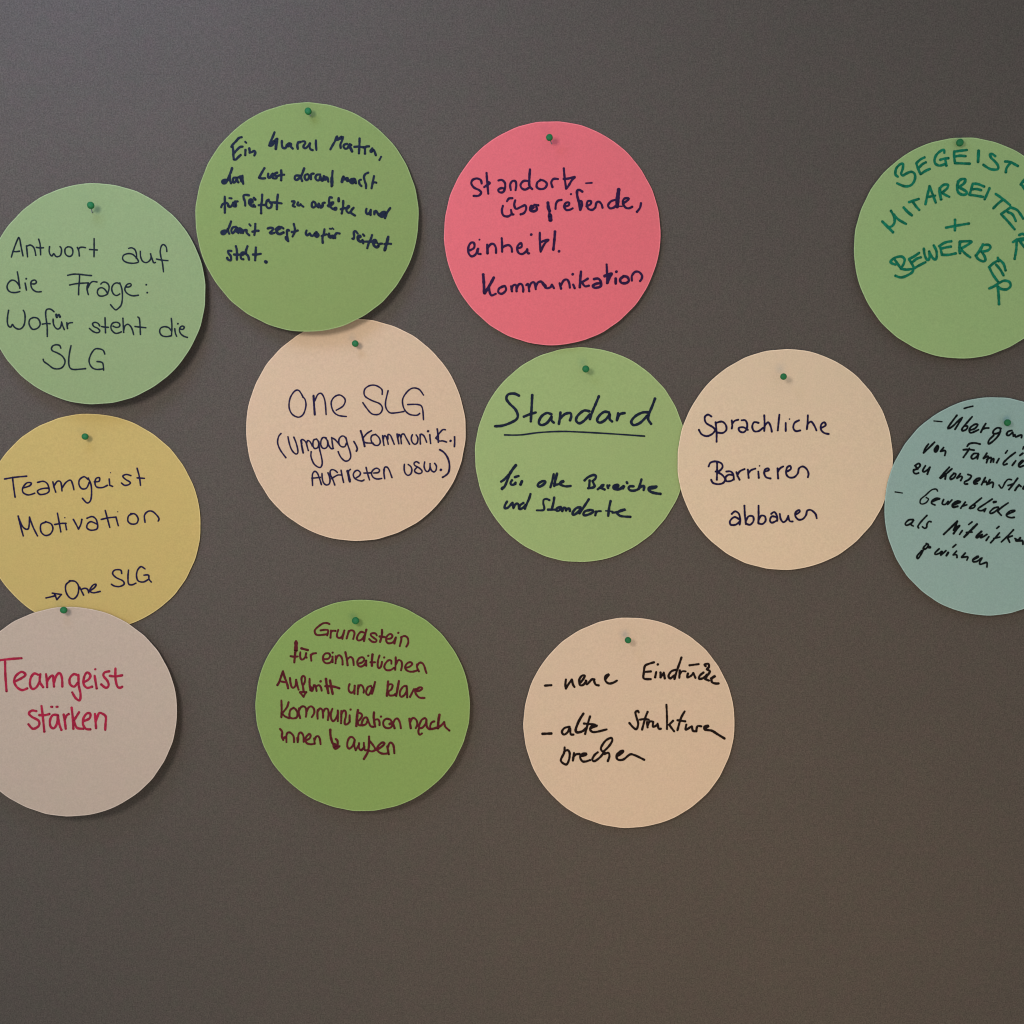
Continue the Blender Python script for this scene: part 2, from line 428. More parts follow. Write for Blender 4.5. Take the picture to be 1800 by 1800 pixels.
TXT_B = [(380, 220, 11.25, 44, '''505,238 450,255 390,320 320,395 305,430; 325,420 340,520 340,600 350,680 / 390,680 430,640 485,590; 365,540 420,480 470,435 525,425;
580,490 575,595; w40 575,330 595,350; 655,460 665,540; 660,545 710,530 750,510 775,540 755,600;
1155,140 1120,230 1080,320 1050,405; w55 1060,400 1110,390 1150,330 1205,275 / 1190,360 1180,470; w58 1120,350 1150,320;
1300,315 1300,390 1320,450 1370,450 1410,390 1440,360; 1390,400 1440,360 1480,375 1470,400 1420,420; 1450,400 1490,440 1515,465;
1620,340 1605,400 1615,470; 1605,380 1630,340 1670,335;
315,850 290,930 250,1020 210,1110 170,1150 130,1145 125,1100 170,1080 215,1085; w62 150,1115 180,1110; 270,1000 270,1080 295,1150; w53 260,1010 250,1080;
400,1040 350,1040 330,1090 345,1135 385,1110 410,1040 / 420,1110 440,1130; 440,1030 480,1050 500,1110; 520,1000 520,1080 535,1160; 470,1020 520,1010; w53 490,1060 515,1110;
955,850 920,910 880,980 850,1040 / 910,1055 970,1050; 1030,960 1025,1030 1060,1040 1100,980 1120,960 / 1115,1030 1130,1050;
1205,940 1160,960 1150,990 1195,1010 1190,1050 1145,1055; 1285,895 1290,980 1285,1090; 1230,1000 1290,985 1345,980;
1740,855 1710,940 1680,1030 1700,1105; 1650,1000 1570,1000 1555,1060 1590,1085 1640,1050 1670,1000'''),
(530, 220, 11.25, 42, '''15,322 60,322 75,355 45,400 40,440 75,458 120,425 168,360 / 160,430 180,478 222,495; 285,300 285,390 295,490;
570,480 620,390 660,320 690,240 705,225; w53 690,255 710,285 750,260 790,235; 820,235 800,310 770,380 775,450; w56 690,285 740,270 790,245;
900,370 850,385 830,420 860,465 910,455 935,400 950,390; w49 950,380 965,440 1000,520; 960,380 985,395; 920,430 975,460;
1148,265 1145,400 1135,560; 1045,430 1130,425 1225,440; 1250,430 1255,500 1255,565; 1255,460 1280,425 1335,420;
1400,460 1360,510 1380,530 1420,490 / 1440,510 1470,595; w53 1395,490 1410,500; w37 1575,625 1540,690;
120,970 70,990 65,1050 95,1085 130,1070 150,1000 120,970; 190,970 185,1070; 180,1010 200,965 240,960;
370,975 300,985 275,1040 300,1085 345,1090 375,1010; 375,1010 390,1090 430,1090 440,1010; 440,1010 470,1030 480,1085 500,1030 520,1060 530,1120; w53 400,1060 470,1070;
615,905 605,1030 595,1210; w58 600,1040 602,1190; w53 800,1120 815,1060 830,1020; w53 830,1020 850,1070 880,1060 905,1050 910,1100; w53 890,1060 930,1090 960,1110;
1040,1060 980,1070 960,1120 1010,1150 1050,1110 1060,1070 / 1075,1150; w53 1000,1090 1050,1120; 1175,1080 1140,1095 1145,1160 1185,1205;
1320,940 1260,970 1235,1030 1255,1120 1275,1180 1275,1250; 1435,1005 1415,1100 1385,1250; 1410,1150 1440,1130 1480,1140'''),
(380, 335, 11.25, 42, '''170,120 172,280 172,440; 100,330 120,280 170,250 220,250 250,300; 230,260 240,310 280,325 320,280 340,240 / 350,310; 350,310 390,310 385,240 370,220; 370,215 425,215; w53 350,280 380,290; w40 260,150 305,155;
650,95 590,85 545,95 545,150 570,220 575,300; w53 680,190 670,240 720,220 700,180 665,190 660,250 700,300 740,310; 740,280 770,320; w48 745,145 775,180;
910,80 905,200 890,300 890,450; 840,290 910,285 970,285; 1040,180 1000,210 990,300 1040,350 1090,320 1090,250 1030,200; 1060,240 1130,235 1180,235; 1220,80 1205,220 1200,370; 1160,240 1230,245 1295,255;
1500,215 1550,210 1540,250 1515,300 1560,320; 1620,235 1605,280 1640,300 1670,270; w37 1660,275 1725,320;
295,610 265,700 225,780 170,850 120,860 105,820 150,790 210,795; w53 130,830 170,820; 230,760 240,810 260,855;
390,720 330,730 300,790 325,845 370,800 410,730; 400,730 420,800 440,840; 430,760 470,745 480,800 490,840; 480,750 520,790 530,840; 540,790 600,780 600,830 655,885; w66 410,800 530,810; w35 655,665 680,695;
775,660 770,780 755,880; 715,815 770,800 840,795; 1020,750 1080,735 1130,750 1090,810 1060,835 1100,850 1150,835; w53 1180,770 1240,720 1270,740 1200,780 1210,840 1260,860 1330,830; 1290,720 1330,750;
1440,790 1405,780 1400,840 1410,930 1425,1000 / 1385,960 1375,920; 1535,660 1560,780 1540,850 1510,910; 1495,820 1560,810 1615,790;
300,1195 240,1190 245,1240 290,1300 290,1380 230,1360 220,1330; 390,1100 410,1190 410,1370; 355,1265 410,1270 460,1265; 480,1280 530,1270 560,1230 510,1230 485,1290 500,1350 540,1360; 620,1100 590,1190 590,1240; 580,1250 630,1290 650,1370;
785,1125 780,1250 770,1380; 730,1265 800,1265 885,1250; w63 975,1405 990,1415'''),
(530, 335, 11.25, 42, '''250,225 210,240 205,310 240,335 280,300 270,240 230,220; 270,250 310,310 340,330; 340,260 360,310 380,340 420,310 420,250 460,240; w62 320,300 400,315;
600,140 560,135 545,190 545,270 520,300 560,310 620,260 630,230 590,240; w62 565,270 600,260; 560,310 600,350 640,375 680,380 690,340 650,350; w49 735,150 735,210;
825,205 820,330 795,455; 775,370 830,350 890,350; 900,360 945,320 930,305 900,340 890,400 930,440 970,420 1000,370; 1030,340 990,390 970,430 1010,465 1060,495;
1285,360 1275,420 1300,465 1340,440 1370,380 / 1365,480; 1440,410 1440,470; 1440,470 1470,400 1500,440 1530,490; 1530,490 1600,430 1650,420; 1550,500 1600,520 1650,480 1700,420 1755,345; 1690,440 1650,545; w66 1570,470 1650,470;
100,790 85,850 110,885 160,850; 165,850 190,890 230,890 260,850; w53 295,830 265,870 300,910 335,880 300,840; 455,765 440,860 415,930 420,1035; 400,900 445,880 500,865;
545,850 540,910 580,935 620,900; 620,890 630,940; w31 560,755 590,760; w31 610,745 635,765; 665,870 665,940; 660,900 690,845 755,850; w57 560,905 650,905;
1110,850 1070,805 1035,820 1040,900 1030,960 1005,950; w51 1120,930 1170,910 1150,895 1115,920 1125,980 1170,1010 1210,990; 1205,980 1220,1045; w37 1215,865 1240,895;
1395,880 1370,960 1330,1040 1300,1140; 1230,1010 1330,1010 1400,1010; w51 1420,1050 1475,1010 1460,980 1420,1000 1430,1080 1480,1120 1520,1100; 1500,1120 1540,1060 1595,1050; 1470,1000 1500,1040;
w53 1715,915 1685,1040 1645,1180; 1640,1060 1700,1050 1770,1055''')]

TXT_C = [(820, 280, 5.625, 21, '''150,240 140,205 100,190 60,205 48,240 75,280 125,305 145,330 120,360 70,362; 198,135 205,230 215,340; 175,275 205,255 232,235 205,220;
315,210 350,205 380,235 380,290 360,325 325,325 315,300 345,285 375,290; 438,305 432,250 455,215 485,220 492,260 485,305; w23 628,100 622,180 622,260 650,295; 610,215 565,215 535,250 545,285 580,300 620,280;
735,205 700,230 695,275 730,295 775,285 795,245 770,215 730,203; 850,275 838,230 860,195 905,195; 962,90 970,180 985,290; 960,195 1010,190 1070,175 1040,210 1010,260 988,290; w16 1180,237 1240,233;
360,460 350,510 365,555 410,565 450,540; 440,500 450,545 465,545; 400,415 420,388 455,385; 482,405 472,450 490,490 540,470 580,455 590,490 570,530 535,545;
w24 640,490 665,475 640,460 630,500 660,515 695,500 690,470; 670,450 710,455; w30 805,430 810,480 822,512; w24 820,505 820,560; w42 825,555 830,600; 880,490 885,440 905,410 940,402;
965,470 1010,455 1015,430 985,430 965,465 985,500 1020,500 1050,485; 1033,345; w24 1145,320 1120,305 1095,310 1095,360 1110,420 1125,500; w24 1110,420 1135,415 1140,450 1130,490;
1185,465 1225,445 1230,415 1200,415 1190,450 1205,490 1245,500 1275,475; 1275,475 1285,430 1310,420 1335,445 1345,480; w36 1505,300 1495,380 1490,470; 1480,400 1430,415 1400,455 1420,485 1460,475 1490,440; w12 1490,465 1540,465;
1545,440 1600,400 1600,385 1560,390 1545,430 1570,475 1605,485 1638,470; 1725,435 1715,480 1685,520'''),
(820, 400, 5.625, 21, '''35,225 75,200 75,155 45,150 20,190 20,250 50,285 90,265 110,215; 115,210 110,255 140,262; w18 128,120; w24 205,170 207,210 208,255; 208,205 240,165 270,165 290,200 292,250;
348,105 352,170 352,240; 355,200 385,180 420,175 445,200 450,240; 510,205 545,190 540,155 515,170 500,205 515,250 550,262 585,240 600,215 / 605,255 620,255; w26 640,70;
725,50 725,130 733,240; 725,150 770,130 812,122 780,150 755,190 735,235; w24 875,40 868,130 858,220; w26 915,235; w26 165,465 172,560 175,650; w26 270,495 235,560 180,650; 225,570 225,620 245,670 290,655;
375,580 325,600 315,640 350,655 390,620 380,580 350,585; 440,580 450,630; 445,615 460,575 490,570 495,630; 495,610 515,565 545,560 560,600 560,635; 590,570 610,560 620,630; 615,600 640,550 670,545 685,610; 685,590 705,545 740,535 755,560 780,595;
780,570 790,600 830,590 845,565 / 865,600; 755,545 785,580; 920,550 935,605; 930,580 960,525 995,515 1015,550 1022,595; 1055,565 1070,600; w26 1050,462; w24 1132,435 1125,510 1120,590; 1200,505 1160,530 1130,545; 1140,540 1170,580 1210,575;
w24 1260,510 1300,505 1325,530 1330,570 1310,590 1265,595 1250,575 1285,555 1325,550; 1385,365 1390,460 1390,550; w26 1365,480 1400,465 1435,455 1415,490 1395,545; w26 1475,505 1475,555; w27 1482,437;
w24 1560,480 1520,510 1530,545 1575,550 1605,525 1590,490 1550,480; 1635,525 1635,480 1665,440 1705,440 1735,475 1730,510 1715,530''')]

TXT_D = [(1540, 250, 6.923, 29, '''265,420 235,390 245,320 290,270 325,265 325,320 305,380 325,405 370,380 425,360 465,380 475,430 455,490 410,530 340,535 255,500; 490,260 510,320 540,390; 490,255 540,210 590,185; 515,320 560,270 605,245; 540,390 600,350 655,325;
830,130 825,95 780,110 730,160 710,220 725,265 775,285 840,265; 780,215 830,200 880,195; 840,205 855,285; 950,110 950,180 960,255; 950,115 1020,105 1105,95; 960,175 1020,165 1090,170; 960,255 1040,258 1140,262; w34 1247,105 1240,240;
1450,170 1415,145 1385,150 1400,190 1450,240 1485,290 1475,330 1400,330 1340,300 1305,275; 1570,235 1630,240 1680,265 1725,290; 1635,250 1590,310 1578,365; 1760,515 1790,470 1820,440; 1775,520 1800,560 1835,610; 1800,480 1860,540; 1820,440 1880,500;
w33 75,965 130,1020 205,1095; 150,1035 195,1020 225,970 215,900 180,835; 215,880 270,940 365,995; w32 335,795 380,845 435,890; 400,730 460,710 520,690; 450,730 485,780 525,825;
600,755 625,640 650,535 / 690,640 725,735; w26 620,670 720,650; w34 775,560 775,620 790,695; 775,560 820,520 875,520 860,565 800,615 / 840,640 890,665;
w31 1000,480 985,550 1000,610 1050,640 1100,630 1095,600 1040,565 1005,550; w31 995,480 1040,450 1085,455 1070,500 1010,545; 1175,505 1155,580 1135,640; 1175,505 1240,510 1315,540; 1160,575 1220,570 1280,585; 1135,640 1210,650 1300,665; 1380,560 1350,630 1320,695;
1455,630 1540,690 1630,765; 1540,700 1480,750 1425,805; 1640,790 1570,840 1520,875 / 1600,960 1685,1060; 1640,795 1720,830 1790,930; 1600,850 1660,880 1700,960; 850,1040 980,1015 1130,990; 960,945 958,1075'''),
(1540, 370, 6.923, 29, '''235,660 175,630 220,580 300,560 345,590 335,650 300,705; 300,710 370,720 440,715 440,750 370,795 300,815 235,795; 220,590 290,690; 400,595 430,640 460,700; 400,590 460,560 525,515; 430,640 490,590 545,570; 460,705 540,660 600,630;
580,465 590,540 615,595 640,600 650,560 645,500; 645,500 690,580 730,590 735,500 700,425; 765,435 840,390 915,375; 780,440 790,490 800,540; 790,465 850,450 910,440; 800,540 880,540 970,522;
w34 1020,380 1015,450 1020,520; 1025,380 1090,375 1160,380 1110,420 1040,460; 1040,480 1090,530 1145,570; w34 1300,415 1265,480 1215,550; 1300,420 1370,420 1390,455 1350,490 1280,500; 1280,500 1315,550 1330,600 1300,620 1240,590 1215,550;
1500,600 1430,640 1375,690 / 1420,780 1480,865; 1500,600 1550,650 1575,730; 1460,660 1510,720 1550,790; 1480,575 1490,620; w31 1480,925 1490,1030 1495,1140; 1375,950 1440,920 1500,880 1560,855 1620,870 1635,920 1590,960 1520,955 1490,930;
1710,350 1705,470 1685,590; 1665,385 1730,350 1800,340; 1740,300 1780,285 1820,310 1810,350 1740,370; 1745,370 1790,430 1830,480''')]

TXT_E = [(0, 720, 5, 14, '''40,610 130,595 235,585; 110,595 120,680 133,770; 200,690 260,670 275,645 235,645 200,690 205,730 250,750 305,735; 330,640 380,630 415,650 430,690 430,720 400,740 350,745 330,715 370,695 425,690;
465,635 475,680 490,725; 475,670 505,630 535,640 545,715; 545,690 580,640 620,620 640,660 650,705; 775,615 740,590 700,615 695,660 720,695 760,690 785,640; 775,600 800,660 805,740 795,800 765,820 725,780;
830,635 870,630 875,600 845,605 835,645 850,680 900,685 945,665; 960,610 965,665 / 990,675; w10 972,555; 1150,580 1110,570 1080,585 1100,610 1145,640 1130,660 1095,665 1068,645; 1205,515 1225,590 1235,665; 1205,600 1270,604;
160,935 180,1020 205,1110; 165,955 205,1035 250,1045 260,945 / 290,1030 330,1110; 400,990 360,1010 360,1070 395,1105 440,1095 465,1050 450,1005 400,985; 505,910 520,990 535,1075; 480,1010 540,1000 580,1000; 575,1000 585,1055; w12 570,950;
645,965 670,1010 690,1050 / 710,1010 720,965; 765,955 810,940 845,965 860,1020; 850,1005 800,985 770,1005 765,1040 800,1060 850,1050 860,1020; 925,885 945,960 965,1035; 890,965 960,950 1020,945; 1020,945 1030,985 1040,1020; w10 1035,898;
1165,915 1130,935 1125,980 1155,1005 1200,1000 1215,960 1190,920 1150,913; 1275,990 1270,930 1300,895 1340,895 1380,930 1398,960 1390,980; 405,1655 450,1645 490,1635; 460,1613 540,1625 / 500,1670 / 480,1620;
620,1505 580,1540 580,1600 610,1650 650,1662 685,1620 690,1550 660,1510 610,1505; 700,1560 720,1600 735,1630; 715,1580 745,1570 770,1580 780,1610; 780,1600 830,1565 845,1535 815,1545 790,1590 820,1610 880,1598;
1070,1440 1060,1410 1010,1410 990,1440 1020,1475 1080,1505 1090,1535 1050,1555 1005,1550 980,1535; 1130,1410 1125,1470 1130,1530 1160,1540 1195,1525; 1275,1400 1240,1380 1210,1410 1200,1460 1215,1505 1260,1515 1300,1495; 1265,1455 1305,1455 1310,1490 1330,1515''')]

TXT_F = [(0, 1060, 5, 20, '''-20,505 90,492 190,485; 45,515 48,640 58,775; 130,690 190,660 225,630 190,605 140,640 125,690 150,740 195,765 240,750; 335,630 300,620 270,660 265,720 285,755 320,740 350,690; 355,625 350,690 380,740;
405,625 412,680 415,740; 415,690 440,650 465,640 470,690 475,735; 475,700 495,640 525,615 545,660 548,735; 690,640 650,625 615,660 615,710 650,735 685,700; 690,630 692,720 708,800 700,855 665,835 635,785;
740,695 780,670 795,635 765,610 740,650 735,710 765,745 810,735; 832,640 840,690 850,750; w20 838,582; 960,600 920,610 910,640 945,685 955,725 930,745 890,715; 1015,575 1015,660 1030,730 1055,745 1075,735; 965,640 1015,645 1075,635;
320,950 280,945 255,970 280,1000 340,1035 340,1080 290,1105 250,1065; 365,905 378,1010 390,1130; 345,985 395,985 435,975; 510,985 465,985 440,1030 445,1085 475,1100 500,1060 510,990 / 520,1060 540,1115; w20 450,912 460,912; w20 497,912 507,912;
560,980 570,1040 578,1105; 568,1030 585,990 605,975; 630,920 640,1010 645,1105; 695,960 670,1000 650,1030; 650,1030 675,1095 735,1105; 730,1040 785,1015 795,975 765,970 735,1010 730,1065 755,1105 795,1110; 835,975 840,1040 845,1100; 842,1040 870,970 905,975 930,1000 928,1060 925,1115''')]

TXT_G = [(430, 560, 4.5, 12, '''465,625 430,570 395,575 360,630 352,700 375,755 425,780 465,755 485,690 478,640 460,620; w16 545,610 550,690 555,760; 555,650 580,600 610,595 635,650 645,760; 725,725 780,690 795,640 755,605 710,620 685,665 700,730 740,765 805,775;
1088,600 1085,560 1040,530 990,530 950,560 950,610 1000,645 1070,675 1090,715 1065,755 1010,755 970,715 935,665; 1135,570 1115,660 1120,710 1150,745 1200,745 1260,735; 1415,605 1380,560 1330,550 1285,580 1250,640 1260,710 1300,755 1360,765 1385,750; 1290,680 1370,680 1405,705 1415,800'''),
(480, 750, 10, 27, '''140,120 100,170 80,260 95,340 140,430 225,545; 262,175 280,270 310,370 350,440 400,480 435,460 430,380 400,270 365,185; w32 490,240 505,340 530,460; 505,300 500,230 540,235 580,280 600,350 620,420; 590,290 610,245 650,265 690,340;
770,220 720,230 700,290 710,360 740,385 790,360 800,270 760,215; 805,260 815,380 850,530 865,640 840,710 790,710 720,655 680,570 665,510 670,440; 940,200 880,190 845,240 840,320 870,375 920,380 955,340 960,260 920,200; w30 955,240 975,320 1020,385 1060,380;
1055,380 1040,280 1030,190; 1030,195 1080,220 1130,270 1160,310; 1290,220 1250,170 1200,170 1160,220 1160,300 1200,350 1260,350 1290,290; 1280,190 1310,310 1350,430 1365,530 1330,590 1270,605 1210,560 1170,500 1145,440; w30 1420,260 1460,330 1480,390 1465,430;
w34 1540,75 1570,170 1610,345; 1730,70 1650,120 1590,190; 1590,260 1640,285 1760,290; 695,1035 690,920 695,830 735,785 780,820 820,920 850,1020; 680,905 750,900 830,890; 860,820 865,910 890,990 940,1025 990,1000 1000,920 965,810;
1085,1025 1050,930 1010,850 1005,780 1040,755 1090,770 1130,805; 1030,915 1080,880 1140,850 1200,850; 1195,765 1215,870 1240,980; w42 1310,780 1330,870 1350,965; 1325,830 1330,780 1360,750; 1460,900 1520,860 1535,810 1490,768 1440,785 1410,840 1430,900 1490,940 1560,955 1600,935; 1635,715 1660,820 1695,935; 1595,815 1660,815 1730,810'''),
(640, 740, 10, 27, '''170,915 250,905 270,860 220,830 160,860 130,920 160,990 230,1020 310,1010; 345,850 350,930 362,1015; 352,900 360,820 400,810 440,860 490,995; 708,760 705,850 725,920 770,955 820,930 840,860 820,800 775,765;
965,740 920,715 880,740 890,780 960,820 1015,870 1010,910 960,925 900,900 890,860 930,815; 1065,720 1055,800 1080,870 1120,890 1155,840 1160,750; 1160,800 1185,870 1230,895 1265,860 1270,790 1240,745; w36 1350,860; w32 1330,505 1400,550 1460,630 1495,730 1500,830 1480,910 1430,960 1380,990;
190,240 140,255 120,310 140,380 190,425 250,425 285,370 260,290 200,235; 325,255 335,340 350,430; 340,320 355,260 395,290 425,410; 420,320 420,240 460,250 490,310 530,410; w31 580,230 595,320 610,400; 600,280 610,235 640,270 655,400; 650,290 660,240 700,230 740,300 800,410;
850,240 830,300 845,370 890,410 935,380 945,300 915,245; 985,240 985,320 990,405; 985,280 1000,230 1050,260 1080,320 1100,375; 1155,240 1160,310 1170,395; w34 1125,180; w31 1285,140 1300,250 1305,375; 1430,155 1380,155 1320,220 1260,300 / 1320,350 1380,350 1450,370; w34 1520,350; w30 1590,280 1592,370 1587,450''')]

TXT_H = [(830, 610, 4.737, 21, '''390,405 350,388 300,395 285,430 310,470 360,520 380,570 365,605 310,635 250,655 190,660; 500,400 495,500 488,620; 430,580 480,560 530,545; 660,560 620,550 575,580 555,630 580,650 625,630 660,580 / 660,610 680,630;
735,545 730,590 722,640; 730,600 770,560 815,550 825,575 815,610; 1055,410 1030,470 1000,540 980,600; 975,535 930,530 880,570 865,610 890,635 930,615 980,560; 1140,545 1100,540 1060,570 1040,610 1065,630 1110,605 1145,560 / 1145,600 1165,620;
1215,550 1205,610; 1208,600 1230,560 1270,550; 1522,430 1500,490 1475,550 1465,600 1490,640; 1470,545 1420,545 1360,575 1325,620 1345,650 1400,630 1460,570; w13 270,732 400,732 560,712 740,703 900,708 1150,722 1435,742'''),
(870, 810, 12, 49, '''w59 440,95 380,170 320,260; 320,260 270,390 210,530 150,600; 130,440 200,390 290,290; w66 148,590 165,572; 360,410 330,460 345,505 400,500 435,460; 435,460 430,490; w48 420,345 500,320; w57 570,430 540,500;
w53 1000,430 930,470 900,520 940,545 1010,510 1060,460 1050,430 1000,430; w48 1240,280 1210,420 1170,560; w55 1310,270 1275,400 1250,530; w48 1250,510 1350,490 1440,440 1450,425 1390,440 1370,490 1420,520 1500,540 1600,530;
255,860 210,940 210,1000 270,990 330,930 370,885 / 385,990; 390,1000 420,930 470,900 500,930 510,1010; 600,890 540,930 510,1000 540,1020 600,980 650,930; 750,700 720,800 670,910 630,1010; w42 1150,830 1090,805 1030,820 1020,900 1040,980 1020,1040 880,1045;
1250,775 1235,880 1200,1020; 1120,1030 1200,1030 1280,1030; 1390,970 1310,1000 1300,1050 1350,1050 1400,990 / 1420,1060; 1430,1050 1450,990 1490,1000 1500,1050; 1500,1050 1530,1010 1570,1005 1580,1060'''),
(1010, 820, 10.59, 45, '''185,260 250,200 340,160 390,170 390,220 340,270; 335,270 360,330 375,370 330,395 250,405; 280,260 275,330 270,400; 430,425 490,380 545,345 510,350 470,400; 500,400 560,430; 610,350 625,400; 615,380 650,350;
w51 740,400 810,370 800,345 740,360 725,400 770,425 840,420 910,370; 920,370 900,410; 970,290 980,310; 1100,370 1030,370 1005,410 1040,445 1110,450 1170,430; 1245,240 1220,330 1190,420; 1210,400 1260,365 1295,370 1285,440;
w49 1380,410 1470,400 1530,375 1460,380 1390,395 1380,440 1440,480 1520,500 1600,510; 110,760 40,770 -20,830 -40,890 0,895 60,850 110,790; 265,610 200,710 140,800 90,870; 290,810 200,830 165,880 190,910 270,890 340,850 340,815 280,810;
400,840 385,910; w34 390,880 430,835 490,832; 670,645 645,760 625,920; w30 580,825 640,830 710,840; w42 705,860 790,850 930,810 940,800 850,820 790,860 810,890 870,925 1040,938''')]

TXT_J = [(1180, 610, 4.5, 15, '''318,550 290,535 265,555 275,600 330,635 345,660 320,690 280,705 240,690 218,655; 350,595 358,670 358,750; 355,600 400,590 430,615 435,655 405,680 360,675; 478,580 482,620 478,645; 480,610 500,585 530,575;
555,580 585,580 600,610 595,650 570,675 540,665 535,640 570,635 605,655; 690,600 655,595 640,630 655,665 690,665 725,640; 735,540 738,610 735,665; 738,625 765,595 785,625 795,670; 855,535 848,600 842,660; 905,600 905,665; w12 935,570;
1010,580 975,600 965,640 985,665 1020,660; 1080,540 1078,600 1072,650; 1078,610 1105,590 1130,620 1148,660; 1185,640 1220,620 1210,595 1185,615 1185,655 1210,680 1245,688; 295,945 310,915 350,905 395,920 405,950 380,980 350,985;
355,985 400,1010 425,1045 410,1075 370,1085 330,1075 315,1050; 362,910 362,980 360,1050; 435,985 470,985 490,1010 495,1050; 490,1015 455,1010 430,1030 435,1060 470,1060 495,1045; 515,990 525,1020 540,1050; 522,1020 540,985 580,965;
605,970 612,1035; 608,1000 630,975 665,962; 688,985 692,1035; w12 698,940; 740,985 770,975 765,960 740,970 735,1000 750,1030 785,1040; 840,960 842,1000 845,1040; 842,990 860,960 885,945; 915,985 945,965 940,940 915,955 908,1000 930,1030 970,1030 1000,1000 1010,960 1040,945 1070,965 1085,1000 1080,1030;
478,1320 505,1300 535,1320 545,1370 540,1405; 540,1365 500,1345 465,1375 470,1405 510,1405 540,1380; 578,1255 582,1330 590,1400; 588,1380 610,1340 645,1340 650,1375 625,1405 595,1400; 690,1255 690,1330 688,1395; 690,1370 710,1335 740,1340 745,1375 720,1400 690,1395;
790,1320 815,1305 835,1335 838,1375; 830,1345 795,1340 780,1370 795,1390 830,1375; 858,1320 865,1360 885,1385 910,1370 925,1335 / 935,1375 960,1380; 985,1325 1015,1305 1010,1290 985,1305 980,1335 1005,1365 1040,1360 1065,1330 1075,1295 1105,1290 1140,1320 1150,1355''')]

